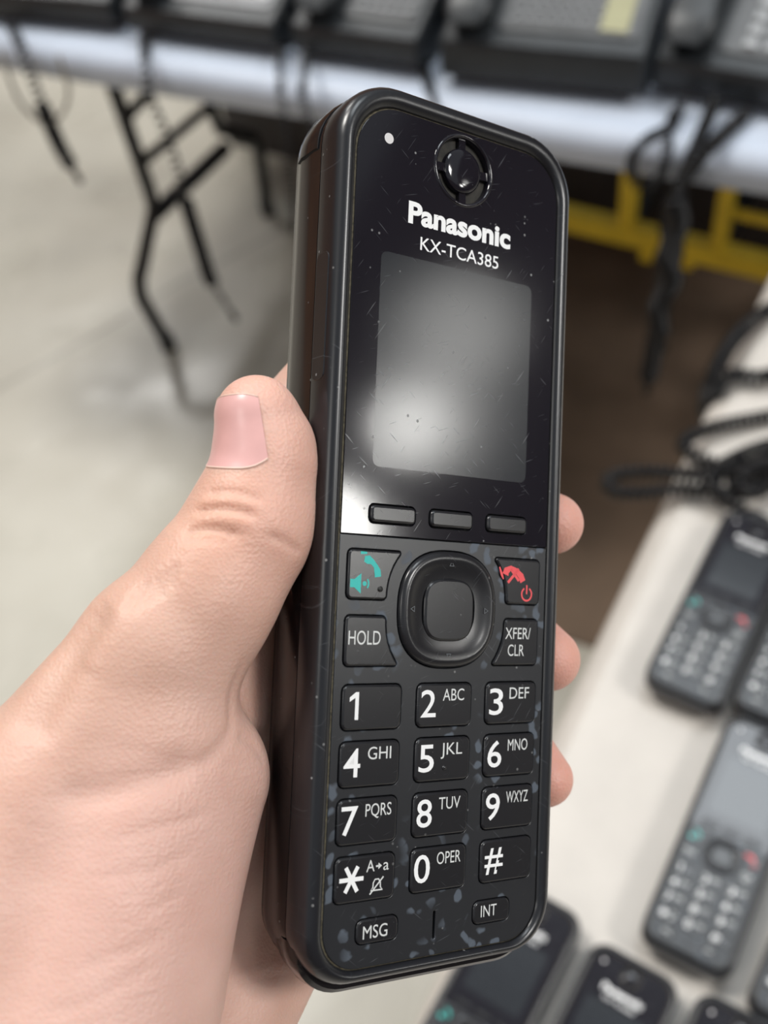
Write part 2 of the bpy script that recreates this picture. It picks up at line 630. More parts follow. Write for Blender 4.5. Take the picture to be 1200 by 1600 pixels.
# ------------------------------------------------------------------ cordless handset
def make_handset():
    root = empty('cordless_handset')
    mm = lambda: MB(.001)
    N = 10
    def outline(hw, hh, r, cy=-.5):
        # the foot of the case is squarer than its head
        return [(x, y + cy) for x, y in round_poly([(hw, -hh), (hw, hh), (-hw, hh), (-hw, -hh)], [r * .8, r, r, r * .8], N)]
    def L(hw, hh, r, z, cy=-.5):
        return lift(outline(hw, hh + .6, r, cy), z)
    # back shell, side band and raised bezel ring
    b = mm()
    b.loft([L(15, 62, 9, -20.2), L(20.5, 69.5, 9.5, -20.0), L(23.6, 73.2, 10, -18.8), L(25.4, 75.0, 11, -16.6), L(26.1, 75.7, 11.4, -13.5),
            L(26.3, 75.9, 11.5, -9.0), L(26.2, 75.8, 11.5, -6.55), L(25.7, 75.3, 11.0, -6.4), L(25.7, 75.3, 11.0, -6.0)], True, False)
    b.build('back_shell', 'shell', root, auto=40)
    b = mm()
    b.loft([L(25.7, 75.3, 11, -6.3), L(26.3, 75.9, 11.5, -6.15), L(26.5, 76.0, 11.6, -4.5), L(26.5, 76.0, 11.6, -1.9), L(26.25, 75.75, 11.4, -.7),
            L(25.7, 75.25, 11.0, .25), L(24.9, 74.7, 10.4, .75), L(24.1, 73.9, 9.7, .72, -.9), L(23.5, 73.2, 9.1, .35, -1.1), L(23.05, 72.8, 8.7, -.35, -1.3), L(23.0, 72.75, 8.7, -1.6, -1.3)], False, False)
    b.build('bezel', 'bezel', root, auto=50)
    mm().loft([L(25.0, 74.8, 10, -2.0), L(25.0, 74.8, 10, -1.45)]).build('inner_tray', 'recess', root)
    tray_line = mm()
    tray_line.loft([L(23.05, 72.8, 8.7, -.36, -1.3), L(22.75, 72.5, 8.5, -.12, -1.3)], False, False)
    tray_line.build('grime_line', 'grime', root)
    # key outlines
    def arc_side(x0, y0, x1, y1, bow, n=6):
        out = []
        for k in range(n + 1):
            t = k / n
            dx, dy = x1 - x0, y1 - y0
            ll = math.hypot(dx, dy)
            o = bow * 4 * t * (1 - t)
            out.append((x0 + dx * t - dy / ll * o, y0 + dy * t + dx / ll * o))
        return out
    talk = [(-21.2, -13.5), *arc_side(-13.2, -13.5, -10.2, -5.2, .9), (-21.2, -5.2)]
    hold = [(-21.2, -24.7), *arc_side(-10.2, -24.7, -13.1, -16.3, .9), (-21.2, -16.3)]
    def rad(poly, r):
        n = len(poly)
        return [r if i in (0, n - 1) else (r if i in (1, n - 2) else 0) for i in range(n)]
    talk_p = round_poly(talk, rad(talk, .9), 3)
    hold_p = round_poly(hold, rad(hold, .9), 3)
    mir = lambda p: [(-x, y) for x, y in reversed(p)]
    KW, KH = 5.93, 3.73
    digit_p = lambda cx, cy: rrect(KW, KH, 1.1, 3, cx, cy)
    pill_p = lambda cx, cy: rrect(4.15, 2.0, 1.2, 4, cx, cy)
    soft_p = lambda cx: rrect(4.65, 1.45, .8, 3, cx, 1.05)
    nav_p = squircle(10.6, 10.2, 2.5, 56, 0, -14.85)
    ctr_p = squircle(5.5, 5.55, 3.2, 40, 0, -14.95)
    grow = lambda p, d=.28: inset(p, -d)
    ry = lambda i: -27.84 - 9.4 * i - KH
    digits = [(c, r) for r in range(4) for c in range(3)]
    # upper window panel and keypad plate, with real openings
    win_out = outline(22.72, 73.08, 8.45, -1.3)
    up_poly = [q for q in win_out if q[1] > 0]
    up_poly = [(22.72, -2.55)] + up_poly + [(-22.72, -2.55)]
    lo_poly = [q for q in win_out if q[1] < 0 and q[0] > 0] + [(22.72, -2.95), (-22.72, -2.95)] + [q for q in win_out if q[1] < 0 and q[0] < 0]
    softx = (-12.55, .05, 12.8)
    plate_with_holes('window_panel', up_poly, [circle(6.25, 40, 0, 64.8)] + [grow(soft_p(x), .35) for x in softx], -1.3, 0.0, 'panel', root, .1)
    holes = [grow(talk_p), grow(hold_p), grow(mir(talk_p)), grow(mir(hold_p)), grow(nav_p, .3)] + \
            [grow(digit_p((c - 1) * 15.23, ry(r))) for c, r in digits] + [grow(pill_p(s * 12.3, -68.6)) for s in (-1, 1)] + \
            [rrect(.38, 2.5, .3, 2, -.35, -69.4)]
    plate_with_holes('keypad_plate', lo_poly, holes, -1.3, 0.0, 'keypad', root, .12)
    # display
    mm().slab(rrect(17.1, 18.7, 1.3, 4, 0, 27.8), -.05, .015).build('display', 'lcd', root)
    # prints on the window
    text('brand_print', 'Panasonic', -11.8, 11.5, 52.7, 3.6, .02, 'print', root, .037, 1.0)
    text('model_print', 'KX-TCA385', -9.0, 8.8, 48.25, 2.3, .02, 'print', root, .004)
    mm().loft([lift(circle(.95, 20, -16.5, 66.4), z) for z in (-.2, .015)]).build('indicator_light', 'led', root)
    # earpiece: lipped ring, recessed well with grille mesh, centre boss and four spokes
    e = mm()
    e.loft([lift(circle(r, 48, 0, 64.8), z) for r, z in ((6.75, .0), (6.6, .22), (6.35, .28), (6.1, .15), (5.95, -.4), (5.9, -1.4))], False, False)
    ear = e.build('earpiece', 'panel', root, auto=60)
    mm().loft([lift(circle(6.1, 32, 0, 64.8), z) for z in (-1.44, -1.4)]).build('grille_mesh', 'grille', ear)
    mm().loft([lift(circle(r, 40, 0, 64.8), z) for r, z in ((4.15, -1.4), (4.15, -.45), (3.95, -.15), (3.4, .08), (2.2, .2), (.8, .24))]).build('boss', 'panel', ear, auto=50)
    for k in range(4):
        a = math.pi / 2 * k + .05
        ca, sa = math.cos(a), math.sin(a)
        pl = [(x * ca - y * sa, 64.8 + x * sa + y * ca) for x, y in ((3.8, -.75), (6.0, -.75), (6.0, .75), (3.8, .75))]
        mm().slab(pl, -1.4, -.45).build('spoke', 'panel', ear)
    # soft keys
    for x in softx:
        mm().slab(soft_p(x), -1.4, .55, 0, .45).build('soft_key', 'key', root, auto=45, flatcap=True)
    # call keys
    kz = .38
    def key(name, poly, top=kz, bev=.35, mat='key'):
        return mm().slab(poly, -1.4, top, 0, bev).build(name, mat, root, auto=45, flatcap=True)
    pz = kz + .012
    t = key('talk_key', talk_p)
    hs = mm()
    stroke(hs, [(-18.1, -6.75), (-17.3, -6.85), (-16.5, -7.2), (-15.8, -7.9), (-15.4, -8.7), (-15.25, -9.7)], [.95, 1.5, .95, .85, 1.3, 1.25], pz)
    stroke(hs, [(-18.9, -5.75), (-17.6, -5.75)], [.5, .35], pz)
    hs.build('handset_print', 'teal', t)
    sp = mm()
    flat(sp, [(-20.75, -10.2), (-19.9, -10.2), (-19.9, -11.6), (-20.75, -11.6)], pz)
    flat(sp, [(-19.9, -10.2), (-18.6, -9.2), (-18.6, -12.6), (-19.9, -11.6)], pz)
    flat(sp, circle(.42, 10, -17.9, -10.9), pz)
    stroke(sp, arc(-18.4, -10.9, 1.3, -35, 35, 6), .3, pz)
    sp.build('speaker_print', 'teal', t)
    mm().loft([lift(circle(r, 16, -14.7, -11.75), z) for r, z in ((.5, kz - .05), (.45, kz + .2), (.2, kz + .32))]).build('bump', 'recess', t, auto=60)
    t = key('hold_key', hold_p)
    text('key_print', 'HOLD', -20.6, -14.2, -21.1, 2.3, pz, 'print_dim', t)
    t = key('power_key', mir(talk_p))
    hs = mm()
    stroke(hs, [(12.75, -8.15), (13.0, -7.4), (14.0, -6.9), (15.3, -7.3), (16.5, -8.3), (17.0, -9.3)], [1.5, 1.4, .9, .9, 1.3, 1.3], pz)
    stroke(hs, [(13.4, -9.6), (15.9, -7.0)], .55, pz)
    stroke(hs, [(14.0, -7.1), (16.0, -9.2)], .5, pz)
    stroke(hs, [(11.3, -6.8), (11.9, -8.2), (12.3, -9.0)], [.3, .55, .25], pz)
    hs.build('handset_print', 'red', t)
    pw = mm()
    stroke(pw, arc(18.0, -11.6, 1.2, 120, 420, 18), .34, pz)
    stroke(pw, [(18.0, -9.9), (18.0, -11.6)], .34, pz)
    pw.build('power_print', 'red', t)
    t = key('transfer_key', mir(hold_p))
    text('key_print', 'XFER/', 13.2, 19.3, -19.9, 2.05, pz, 'print_dim', t)
    text('key_print', 'CLR', 13.9, 17.8, -23.0, 2.05, pz, 'print_dim', t)
    # navigation ring and centre button
    b = mm()
    rings = [(0, -1.4), (0, .25), (.25, .7), (.8, 1.0), (1.5, 1.02), (2.4, .72), (3.6, .45), (4.75, .35), (4.8, -1.0)]
    b.loft([lift(inset(nav_p, d) if d else nav_p, z) for d, z in rings[:6]] + [lift(squircle(10.6 - d, 10.2 - d, 2.7, 56, 0, -14.87), z) for d, z in rings[6:]], True, True)
    nav = b.build('navigation_ring', 'key', root, auto=50)
    for cx, cy, a in ((0, -6.9, 90), (0, -22.9, -90), (-8.0, -14.9, 180), (8.0, -14.9, 0)):
        tri = [(cx + .72 * math.cos(math.radians(a + q)), cy + .72 * math.sin(math.radians(a + q))) for q in (0, 120, 240)]
        ar = mm()
        stroke(ar, inset(tri, .1), .2, .86, True)
        ar.build('arrow_print', 'arrow', nav)
    key('centre_button', ctr_p, .75, .5)
    # number keys
    letters = ['', 'ABC', 'DEF', 'GHI', 'JKL', 'MNO', 'PQRS', 'TUV', 'WXYZ', '', 'OPER', '']
    marks = '123456789*0#'
    for i, (c, r) in enumerate(digits):
        cx, cy = (c - 1) * 15.23, ry(r)
        k = key('number_key', digit_p(cx, cy))
        dk = mm()
        p = digit_p(cx, cy)
        top = [q for q in p if q[1] > cy + KH - 1.2]
        x0 = cx - 5.35
        if marks[i] == '*':
            st = mm()
            for a in (0, 60, 120):
                ca, sa = 2.35 * math.cos(math.radians(a)), 2.35 * math.sin(math.radians(a))
                stroke(st, [(x0 + 2.6 - ca, cy + .1 - sa), (x0 + 2.6 + ca, cy + .1 + sa)], .72, pz + .002 * a / 60)
            st.build('digit_print', 'print', k)
            text('letter_print', 'A', cx + .1, cx + 1.75, cy + 1.0, 1.9, pz, 'print_dim', k)
            text('letter_print', 'a', cx + 3.5, cx + 4.6, cy + 1.0, 1.9, pz, 'print_dim', k)
            aw = mm()
            stroke(aw, [(cx + 2.0, cy + 1.8), (cx + 2.7, cy + 1.8)], .3, pz)
            flat(aw, [(cx + 2.5, cy + 2.35), (cx + 3.2, cy + 1.8), (cx + 2.5, cy + 1.25)], pz)
            aw.build('arrow_print', 'print_dim', k)
            bl = mm()
            bx, by = cx + 2.3, cy - 1.4
            stroke(bl, [(bx - 1.2, by - .75), (bx - .75, by - .3), (bx - .7, by + .5), (bx - .35, by + 1.05), (bx + .35, by + 1.05), (bx + .7, by + .5), (bx + .75, by - .3), (bx + 1.2, by - .75)], .24, pz, True)
            stroke(bl, [(bx - 1.35, by - 1.35), (bx + 1.3, by + 1.35)], .26, pz + .003)
            bl.build('bell_print', 'print_dim', k)
        elif marks[i] == '#':
            text('digit_print', '#', x0 + .3, x0 + 4.5, cy - 1.7, 4.4, pz, 'print', k, .008)
        elif marks[i] == '1':
            one = mm()
            flat(one, [(x0 + 2.55, cy - 2.0), (x0 + 2.55, cy + 2.6), (x0 + 1.95, cy + 2.6), (x0 + .75, cy + 1.75), (x0 + .75, cy + 1.0), (x0 + 1.85, cy + 1.65), (x0 + 1.85, cy - 2.0)], pz)
            one.build('digit_print', 'print', k)
        else:
            text('digit_print', marks[i], x0 + (.1 if marks[i] != '0' else 0), x0 + 3.35, cy - 2.0, 4.6, pz, 'print', k, .006)
        if letters[i]:
            wd = {3: 4.7, 4: 5.2}[len(letters[i])]
            text('letter_print', letters[i], cx - .55, cx - .55 + wd, cy + .75, 2.05, pz, 'print_dim', k)
        if marks[i] == '5':
            mm().loft([lift(circle(rr, 14, cx + .3, cy - 1.5), z) for rr, z in ((.45, kz - .05), (.4, kz + .18), (.15, kz + .28))]).build('bump', 'key', k, auto=60)
    # message and intercom keys
    k = key('message_key', pill_p(-12.3, -68.6), .25, .3)
    text('key_print', 'MSG', -15.2, -10.3, -69.75, 2.1, .262, 'print_dim', k)
    k = key('intercom_key', pill_p(12.3, -68.6), .25, .3)
    text('key_print', 'INT', 9.8, 13.4, -69.4, 2.0, .262, 'print_dim', k)
    # a flush cover set in the left side
    b = mm()
    pl = rrect(2.0, 11, 1.2, 4, -3.6, 34.0)
    b.loft([[(-26.45, y, x) for x, y in pl], [(-26.62, y, x) for x, y in inset(pl, .12)]])
    b.build('side_cover', 'bezel', root)
    fo = lambda hw, hh, z: lift([q for q in outline(hw, hh, 11.5, -1.0) if q[1] < -60 and q[0] > 0] + [q for q in outline(hw, hh, 11.5, -1.0) if q[1] < -60 and q[0] < 0], z)
    b = mm()
    b.loft([fo(24.5, 76.6, -12.5), fo(25.7, 77.9, -10.5), fo(26.1, 78.4, -7.0), fo(26.0, 78.3, -4.0), fo(25.6, 77.6, -3.3)])
    b.build('foot_lip', 'shell', root, auto=40, flatcap=True)
    # a shallow step at the top end of the back shell
    b = mm()
    b.loft([lift([q for q in rrect(26.42, 76.0, 11.6, N) if q[1] > 62], -7.4), lift([q for q in rrect(26.6, 76.2, 11.7, N) if q[1] > 62], -7.9),
            lift([q for q in rrect(26.5, 76.1, 11.7, N) if q[1] > 62], -13.2), lift([q for q in rrect(25.9, 75.5, 11.3, N) if q[1] > 62], -15.5)])
    b.build('top_cap', 'shell', root, auto=40)
    return root
def children(o):
    return [c for c in bpy.data.objects if c.parent == o]
def copy_tree(o, parent=None, kids=None):
    c = o.copy()
    col.objects.link(c)
    c.parent = parent
    for ch in (kids[o.name] if kids else children(o)):
        copy_tree(ch, c, kids)
    return c
def kid_map():
    d = {o.name: [] for o in bpy.data.objects}
    for o in bpy.data.objects:
        if o.parent:
            d[o.parent.name].append(o)
    return d

held = make_handset()
held.matrix_world = HELD
tag(held, 'worn black cordless handset gripped upright in the hand, nearest the camera', 'phone', 'cordless handsets')
HAND_VOXEL = 0.65
# ------------------------------------------------------------------ the hand: one surface grown from a smooth union of tapered limbs
def cap(X, a, b, ra, rb):
    a, b = np.asarray(a, np.float32), np.asarray(b, np.float32)
    d = b - a
    px, py, pz = X[0] - a[0], X[1] - a[1], X[2] - a[2]
    t = np.clip((px * d[0] + py * d[1] + pz * d[2]) / float(d @ d), 0, 1)
    px -= t * d[0]
    py -= t * d[1]
    pz -= t * d[2]
    return np.sqrt(px * px + py * py + pz * pz) - (ra + (rb - ra) * t)
def ell(X, c, ax, rr):
    """ellipsoid, ax: three unit axes as rows"""
    q = [X[k] - c[k] for k in range(3)]
    u = [(ax[i][0] * q[0] + ax[i][1] * q[1] + ax[i][2] * q[2]) / rr[i] for i in range(3)]
    k0 = np.sqrt(u[0] ** 2 + u[1] ** 2 + u[2] ** 2)
    k1 = np.sqrt((u[0] / rr[0]) ** 2 + (u[1] / rr[1]) ** 2 + (u[2] / rr[2]) ** 2)
    return k0 * (k0 - 1) / np.maximum(k1, 1e-6)
def smin(a, b, k):
    h = np.clip(.5 + .5 * (b - a) / k, 0, 1)
    return b * (1 - h) + a * h - k * h * (1 - h)
def phone_box(X):
    hx, hy, hz, r = 26.4, 76.5, 10.2, 5.0
    qx, qy, qz = np.abs(X[0]) - hx + r, np.abs(X[1] + .5) - hy + r, np.abs(X[2] + 9.6) - hz + r
    return np.sqrt(np.maximum(qx, 0) ** 2 + np.maximum(qy, 0) ** 2 + np.maximum(qz, 0) ** 2) + np.minimum(np.maximum(np.maximum(qx, qy), qz), 0) - r
VIEW = PR.T @ np.array([0, 0, -1.0])             # towards the camera, in handset axes
RIGHT = PR.T @ np.array([1.0, 0, 0])
DOWN = PR.T @ np.array([0, 1.0, 0])

# thumb
T_TIP, T_MID, T_IP = P(401, 651, -7.5), P(411, 725, -7.8), P(388, 812, -8.5)
T_PR, T_MCP = P(327, 905, -10.5), P(232, 1012, -14)
T_CMC, WRIST = P(62, 1258, -22), P(-120, 1580, -27)
thumb_chain = [(T_TIP, 6.9), (T_MID, 7.8), (T_IP, 9.6), (T_PR, 10.2), (T_MCP, 11.0), (T_CMC, 15.2), (WRIST, 24)]
# palm and fingers (knuckle, middle joint, end joint, tip)
MCP = [P(425, 720, -36), P(405, 880, -34), P(425, 1030, -34), P(445, 1180, -33)]
fingers = [
    [(MCP[0], 10.5), (P(585, 515, -32), 8.6), (P(700, 430, -30), 7.6), (P(770, 400, -28.6), 6.6)],
    [(MCP[1], 10.5), (P(615, 830, -34), 8.8), (np.array([29.5, 7.5, -25.5]), 7.4), (P(864, 818, -8.5), 6.1)],
    [(MCP[2], 10.2), (P(620, 1030, -33), 8.5), (np.array([29.5, -14.5, -25.2]), 7.2), (P(857, 1030, -8.5), 6.3)],
    [(MCP[3], 9.4), (P(630, 1215, -31.5), 7.4), (np.array([29.0, -33.0, -24.0]), 6.4), (P(852, 1217, -9.0), 5.5)]]
def hand_sdf(X):
    d = None
    for (a, ra), (b, rb) in zip(thumb_chain[:-1], thumb_chain[1:]):
        c = cap(X, a, b, ra, rb)
        d = c if d is None else smin(d, c, 3.0)
    # thumb pad, joint and ball of the thumb
    d = smin(d, cap(X, P(427, 700, -8), P(420, 780, -9), 6.6, 7.6), 4)
    d = smin(d, cap(X, P(395, 850, -9.5), P(338, 950, -11), 8.4, 8.6), 5)
    d = smin(d, cap(X, P(318, 950, -11), P(262, 1115, -14), 9.0, 10.3), 5)
    ball = cap(X, P(222, 1160, -16), P(120, 1580, -17), 14, 22)
    ball = smin(ball, cap(X, P(318, 1215, -16), P(196, 1490, -18), 11.0, 14.0), 10)
    d = smin(d, ball, 3.5)
    # palm
    pm = None
    for i in range(4):
        base = P(30, 1500, -34) + (P(110, 1760, -36) - P(30, 1500, -34)) * (i / 3)
        c = cap(X, base, MCP[i], 15, fingers[i][0][1])
        pm = c if pm is None else smin(pm, c, 8)
    heel = cap(X, P(170, 1800, -34), P(424, 1470, -34), 20.5, 11.5)
    pm = smin(pm, heel, 8)
    # web between thumb and index
    pm = smin(pm, cap(X, P(345, 1120, -24), P(365, 860, -32), 7.5, 8.0), 6)
    d = smin(d, pm, 2.2)
    for i, ch in enumerate(fingers):
        fd = None
        for (a, ra), (b, rb) in zip(ch[:-1], ch[1:]):
            c = cap(X, a, b, ra, rb)
            fd = c if fd is None else smin(fd, c, 2.0)
        d = smin(d, fd, 2.0)
    # flesh gives way where it meets the case
    ph = .12 - phone_box(X)
    d = -smin(-d, -ph, .8)
    return d

def surface_nets(lo, hi, h, fn):
    nx, ny, nz = [int((b - a) / h) + 1 for a, b in zip(lo, hi)]
    xs = (lo[0] + h * np.arange(nx)).astype(np.float32)[:, None, None]
    ys = (lo[1] + h * np.arange(ny)).astype(np.float32)[None, :, None]
    zs = (lo[2] + h * np.arange(nz)).astype(np.float32)[None, None, :]
    V = np.empty((nx, ny, nz), np.float32)
    for i in range(0, nx, 24):
        sh = (min(24, nx - i), ny, nz)
        V[i:i + 24] = fn([np.broadcast_to(xs[i:i + 24], sh).copy(), np.broadcast_to(ys, sh).copy(), np.broadcast_to(zs, sh).copy()])
    V[0], V[-1] = 1, 1
    V[:, 0], V[:, -1] = 1, 1
    V[:, :, 0], V[:, :, -1] = 1, 1
    S = V < 0
    acc = np.zeros((nx - 1, ny - 1, nz - 1), np.uint8)
    for dx in (0, 1):
        for dy in (0, 1):
            for dz in (0, 1):
                acc += S[dx:nx - 1 + dx, dy:ny - 1 + dy, dz:nz - 1 + dz]
    cells = np.argwhere((acc > 0) & (acc < 8))
    idx = -np.ones(acc.shape, np.int64)
    idx[tuple(cells.T)] = np.arange(len(cells))
    sm = np.zeros((len(cells), 3))
    ct = np.zeros(len(cells))
    C = [(dx, dy, dz) for dx in (0, 1) for dy in (0, 1) for dz in (0, 1)]
    for a in C:
        for ax in range(3):
            if a[ax]:
                continue
            b = list(a)
            b[ax] = 1
            va = V[tuple((cells + a).T)]
            vb = V[tuple((cells + b).T)]
            m = (va < 0) != (vb < 0)
            t = np.where(m, va / np.where(m, va - vb, 1), 0)
            p = np.array(a, float)[None, :].repeat(len(cells), 0)
            p[:, ax] += t
            sm[m] += p[m]
            ct[m] += 1
    vert = np.array(lo) + h * (cells + sm / ct[:, None])
    quads = []
    for ax in range(3):
        u, w = (ax + 1) % 3, (ax + 2) % 3
        sl0 = [slice(1, -1)] * 3
        A = S.copy()
        s0 = [slice(None)] * 3
        s1 = [slice(None)] * 3
        s0[ax], s1[ax] = slice(0, -1), slice(1, None)
        ch = S[tuple(s0)] != S[tuple(s1)]
        e = np.argwhere(ch)
        e = e[(e[:, u] > 0) & (e[:, w] > 0)]
        inside = S[tuple(e.T)]
        def cell(du, dw):
            c = e.copy()
            c[:, u] += du
            c[:, w] += dw
            ok = idx[tuple(np.minimum(c, np.array(idx.shape) - 1).T)]
            return ok
        q = np.stack([cell(-1, -1), cell(0, -1), cell(0, 0), cell(-1, 0)], 1)
        q[~inside] = q[~inside][:, ::-1]
        quads.append(q)
    return vert, np.concatenate(quads)

def grad(v, fn, e=.15):
    out = np.empty_like(v)
    for k in range(3):
        a, b = v.copy(), v.copy()
        a[:, k] += e
        b[:, k] -= e
        out[:, k] = (fn([a[:, 0].copy(), a[:, 1].copy(), a[:, 2].copy()]) - fn([b[:, 0].copy(), b[:, 1].copy(), b[:, 2].copy()])) / (2 * e)
    return out
def f_at(v):
    return hand_sdf([v[:, 0].copy(), v[:, 1].copy(), v[:, 2].copy()])
def settle(v, target=0.0, n=3):
    for _ in range(n):
        gr = grad(v, hand_sdf)
        g2 = np.maximum((gr ** 2).sum(1), .2)
        v = v - gr * ((f_at(v) - target) / g2)[:, None] * .9
    return v
def trace(px, py):
    """where the pixel's ray first meets the hand, in handset mm"""
    o = PR.T @ (-PT)
    d = PR.T @ unit((px - 600.0, py - 800.0, F_PX))
    t = 120.0
    for _ in range(90):
        p = (o + d * t)[None, :]
        s = float(f_at(p)[0])
        if abs(s) < .02 or t > 300:
            break
        t += s * .8
    return o + d * t

HV, HQ = surface_nets((-132, -122, -58), (46, 62, 12), HAND_VOXEL, hand_sdf)
HV = settle(HV, n=2)
HN = grad(HV, hand_sdf)
HN /= np.maximum(np.linalg.norm(HN, axis=1), 1e-6)[:, None]
def polyline_dist(v, pts):
    best = np.full(len(v), 1e9)
    par = np.zeros(len(v))
    m = len(pts) - 1
    for i in range(m):
        a, b = pts[i], pts[i + 1]
        d = b - a
        t = np.clip(((v - a) @ d) / (d @ d), 0, 1)
        q = np.linalg.norm(v - a - t[:, None] * d, axis=1)
        s = q < best
        best[s] = q[s]
        par[s] = (i + t[s]) / m
    return best, par
# folds of the skin: points seen in the photograph, dropped on the surface; depth and width in mm (negative depth: a raised fold)
CREASES = [
    ([(322, 770), (345, 767), (385, 772), (412, 782)], .22, .55), ([(303, 800), (335, 794), (370, 797), (402, 808)], .34, .65),
    ([(300, 813), (335, 811), (372, 814), (398, 818)], -.25, .8), ([(288, 832), (315, 826), (345, 829), (376, 838)], .34, .65),
    ([(284, 845), (320, 842), (362, 848)], .16, .6), ([(310, 786), (350, 783), (395, 792)], -.2, .8), ([(420, 835), (450, 850), (470, 862)], .25, .6),
    ([(380, 1034), (362, 1090), (361, 1136), (338, 1172), (306, 1194)], .5, 1.1),
    ([(306, 1194), (240, 1218), (165, 1238), (90, 1248)], .85, 2.4), ([(372, 1150), (395, 1165), (415, 1195)], .35, 1.0),
    ([(330, 1268), (260, 1290), (180, 1312)], .15, .8), ([(300, 1332), (235, 1358), (150, 1372)], .14, .8), ([(255, 1462), (190, 1490), (120, 1515)], .15, 1.0),
    ([(285, 1395), (225, 1428)], .12, .8), ([(240, 1505), (150, 1560), (70, 1585)], .13, 1.0),
    ([(175, 945), (120, 1010), (75, 1090), (40, 1160)], 1.4, 3.6), ([(215, 930), (170, 985), (130, 1050)], -.5, 3.0),
    ([(232, 905), (210, 960)], .18, .69), ([(248, 898), (232, 945)], .18, .69), ([(262, 888), (250, 935)], .18, .69), ([(220, 912), (196, 955)], .18, .69), ([(275, 880), (268, 920)], .18, .69),
    ([(455, 1420), (430, 1500), (395, 1590)], .25, 1.6)]
disp = np.zeros(len(HV))
for pts, dep, wid in CREASES:
    q = np.array([trace(*p) for p in pts])
    # smooth the polyline
    qq = []
    for i in range(len(q) - 1):
        p0, p1, p2, p3 = q[max(i - 1, 0)], q[i], q[i + 1], q[min(i + 2, len(q) - 1)]
        for t in np.linspace(0, 1, 5)[:-1]:
            qq.append(.5 * ((2 * p1) + (p2 - p0) * t + (2 * p0 - 5 * p1 + 4 * p2 - p3) * t * t + (3 * p1 - p0 - 3 * p2 + p3) * t ** 3))
    qq.append(q[-1])
    near, par = polyline_dist(HV, np.array(qq))
    taper = np.clip(np.minimum(par, 1 - par) * 5 + .25, 0, 1)
    disp -= dep * (2.0 if wid < .7 else .9) * taper * np.exp(-(near / wid) ** 2)
HV = HV + HN * disp[:, None]
# skin tone: pinker fingertips and ball of the thumb, browner knuckle folds
tone = np.tile(np.array([.635, .405, .330]), (len(HV), 1))
def tint(c, r, colr, amt):
    w = amt * np.exp(-(np.linalg.norm(HV - c, axis=1) / r) ** 2)
    tone[:] = tone * (1 - w[:, None]) + np.array(colr) * w[:, None]
for f_ in fingers[1:]:
    tint(f_[3][0], 13, (.74, .36, .29), .8)
tint(T_TIP, 14, (.71, .405, .335), .6)
tint(trace(340, 812), 9, (.55, .31, .21), .7)
tint(trace(440, 840), 14, (.74, .42, .34), .5)
tint(trace(90, 1060), 26, (.55, .355, .26), .6)  # hollow at the left edge: its shade put into the skin colour
tint(trace(150, 1480), 30, (.60, .39, .335), .5)
tint(trace(330, 1380), 30, (.64, .395, .345), .6)
tint(trace(400, 1110), 12, (.74, .46, .37), .5)
me = bpy.data.meshes.new('hand')
me.from_pydata((HV * .001).tolist(), [], HQ.tolist())
at = me.color_attributes.new('tone', 'FLOAT_COLOR', 'POINT')
at.data.foreach_set('color', np.concatenate([tone, np.ones((len(tone), 1))], 1).astype(np.float32).ravel())
bm = bmesh.new()
bm.from_mesh(me)
bmesh.ops.recalc_face_normals(bm, faces=bm.faces)
bm.to_mesh(me)
bm.free()
hand = link('hand', me, 'skin', None, True)
hand.matrix_world = HELD
tag(hand, 'bare left hand, thumb along the side of the black handset it holds', 'hand')

# thumb nail: a curved plate bedded in the back of the thumb's end joint
ax_ = unit(T_TIP - T_MID)
to_cam = unit(VIEW - (VIEW @ ax_) * ax_)
left_ = unit(-RIGHT - (-RIGHT @ ax_) * ax_)
left_ = unit(left_ - (left_ @ to_cam) * to_cam)
def nail_patch(off, s0, s1, ns, nt, grow=0.0):
    """grid on the thumb: base edge rounded towards the joint, free edge rounded towards the tip"""
    rows = []
    for i in range(ns + 1):
        k = i / ns
        for j in range(nt + 1):
            u = -1 + 2 * j / nt
            lo = s0 + 1.9 * abs(u) ** 2.6
            hi = s1 - 1.5 * abs(u) ** 3.0
            ang = math.radians(40 + u * (52 + grow))
            base = T_MID + ax_ * (lo + (hi - lo) * k)
            rows.append(base + (to_cam * math.cos(ang) + left_ * math.sin(ang)) * 7.4)
    v = settle(np.array(rows), off, 4)
    return v, ns, nt
def nail_mesh(name, mat, s0, s1, off, parent, ns=12, nt=14, grow=0):
    top, ns, nt = nail_patch(off, s0, s1, ns, nt, grow)
    bot, _, _ = nail_patch(off - .45, s0, s1, ns, nt, grow)
    n = len(top)
    v = np.concatenate([top, bot])
    f = []
    W = nt + 1
    for i in range(ns):
        for j in range(nt):
            a = i * W + j
            f.append((a, a + 1, a + W + 1, a + W))
            f.append((n + a, n + a + W, n + a + W + 1, n + a + 1))
    rim = [j for j in range(W)] + [i * W + nt for i in range(1, ns + 1)] + [ns * W + j for j in range(nt - 1, -1, -1)] + [i * W for i in range(ns - 1, 0, -1)]
    for k in range(len(rim)):
        a, b = rim[k], rim[(k + 1) % len(rim)]
        f.append((a, n + a, n + b, b))
    mb = MB(.001)
    mb.v, mb.f = [tuple(p) for p in v], f
    return mb.build(name, mat, parent, auto=50)
nail = nail_mesh('thumb_nail', 'nail', -1.0, 13.0, .16, hand)
def nail_rim(name, mat, edge, rad, off):
    """a thin rolled edge along the base or the free end of the nail"""
    v, ns, nt = nail_patch(off, -1.0, 13.0, 12, 14)
    W = nt + 1
    row = [v[j] for j in range(W)] if edge == 'base' else [v[12 * W + j] for j in range(W)]
    MB(.001).tube(row, rad, 6).build(name, mat, nail, True)
nail_rim('cuticle', 'nail_edge', 'base', .20, .03)
nail_rim('nail_free_edge', 'nail_edge', 'tip', .16, .10)
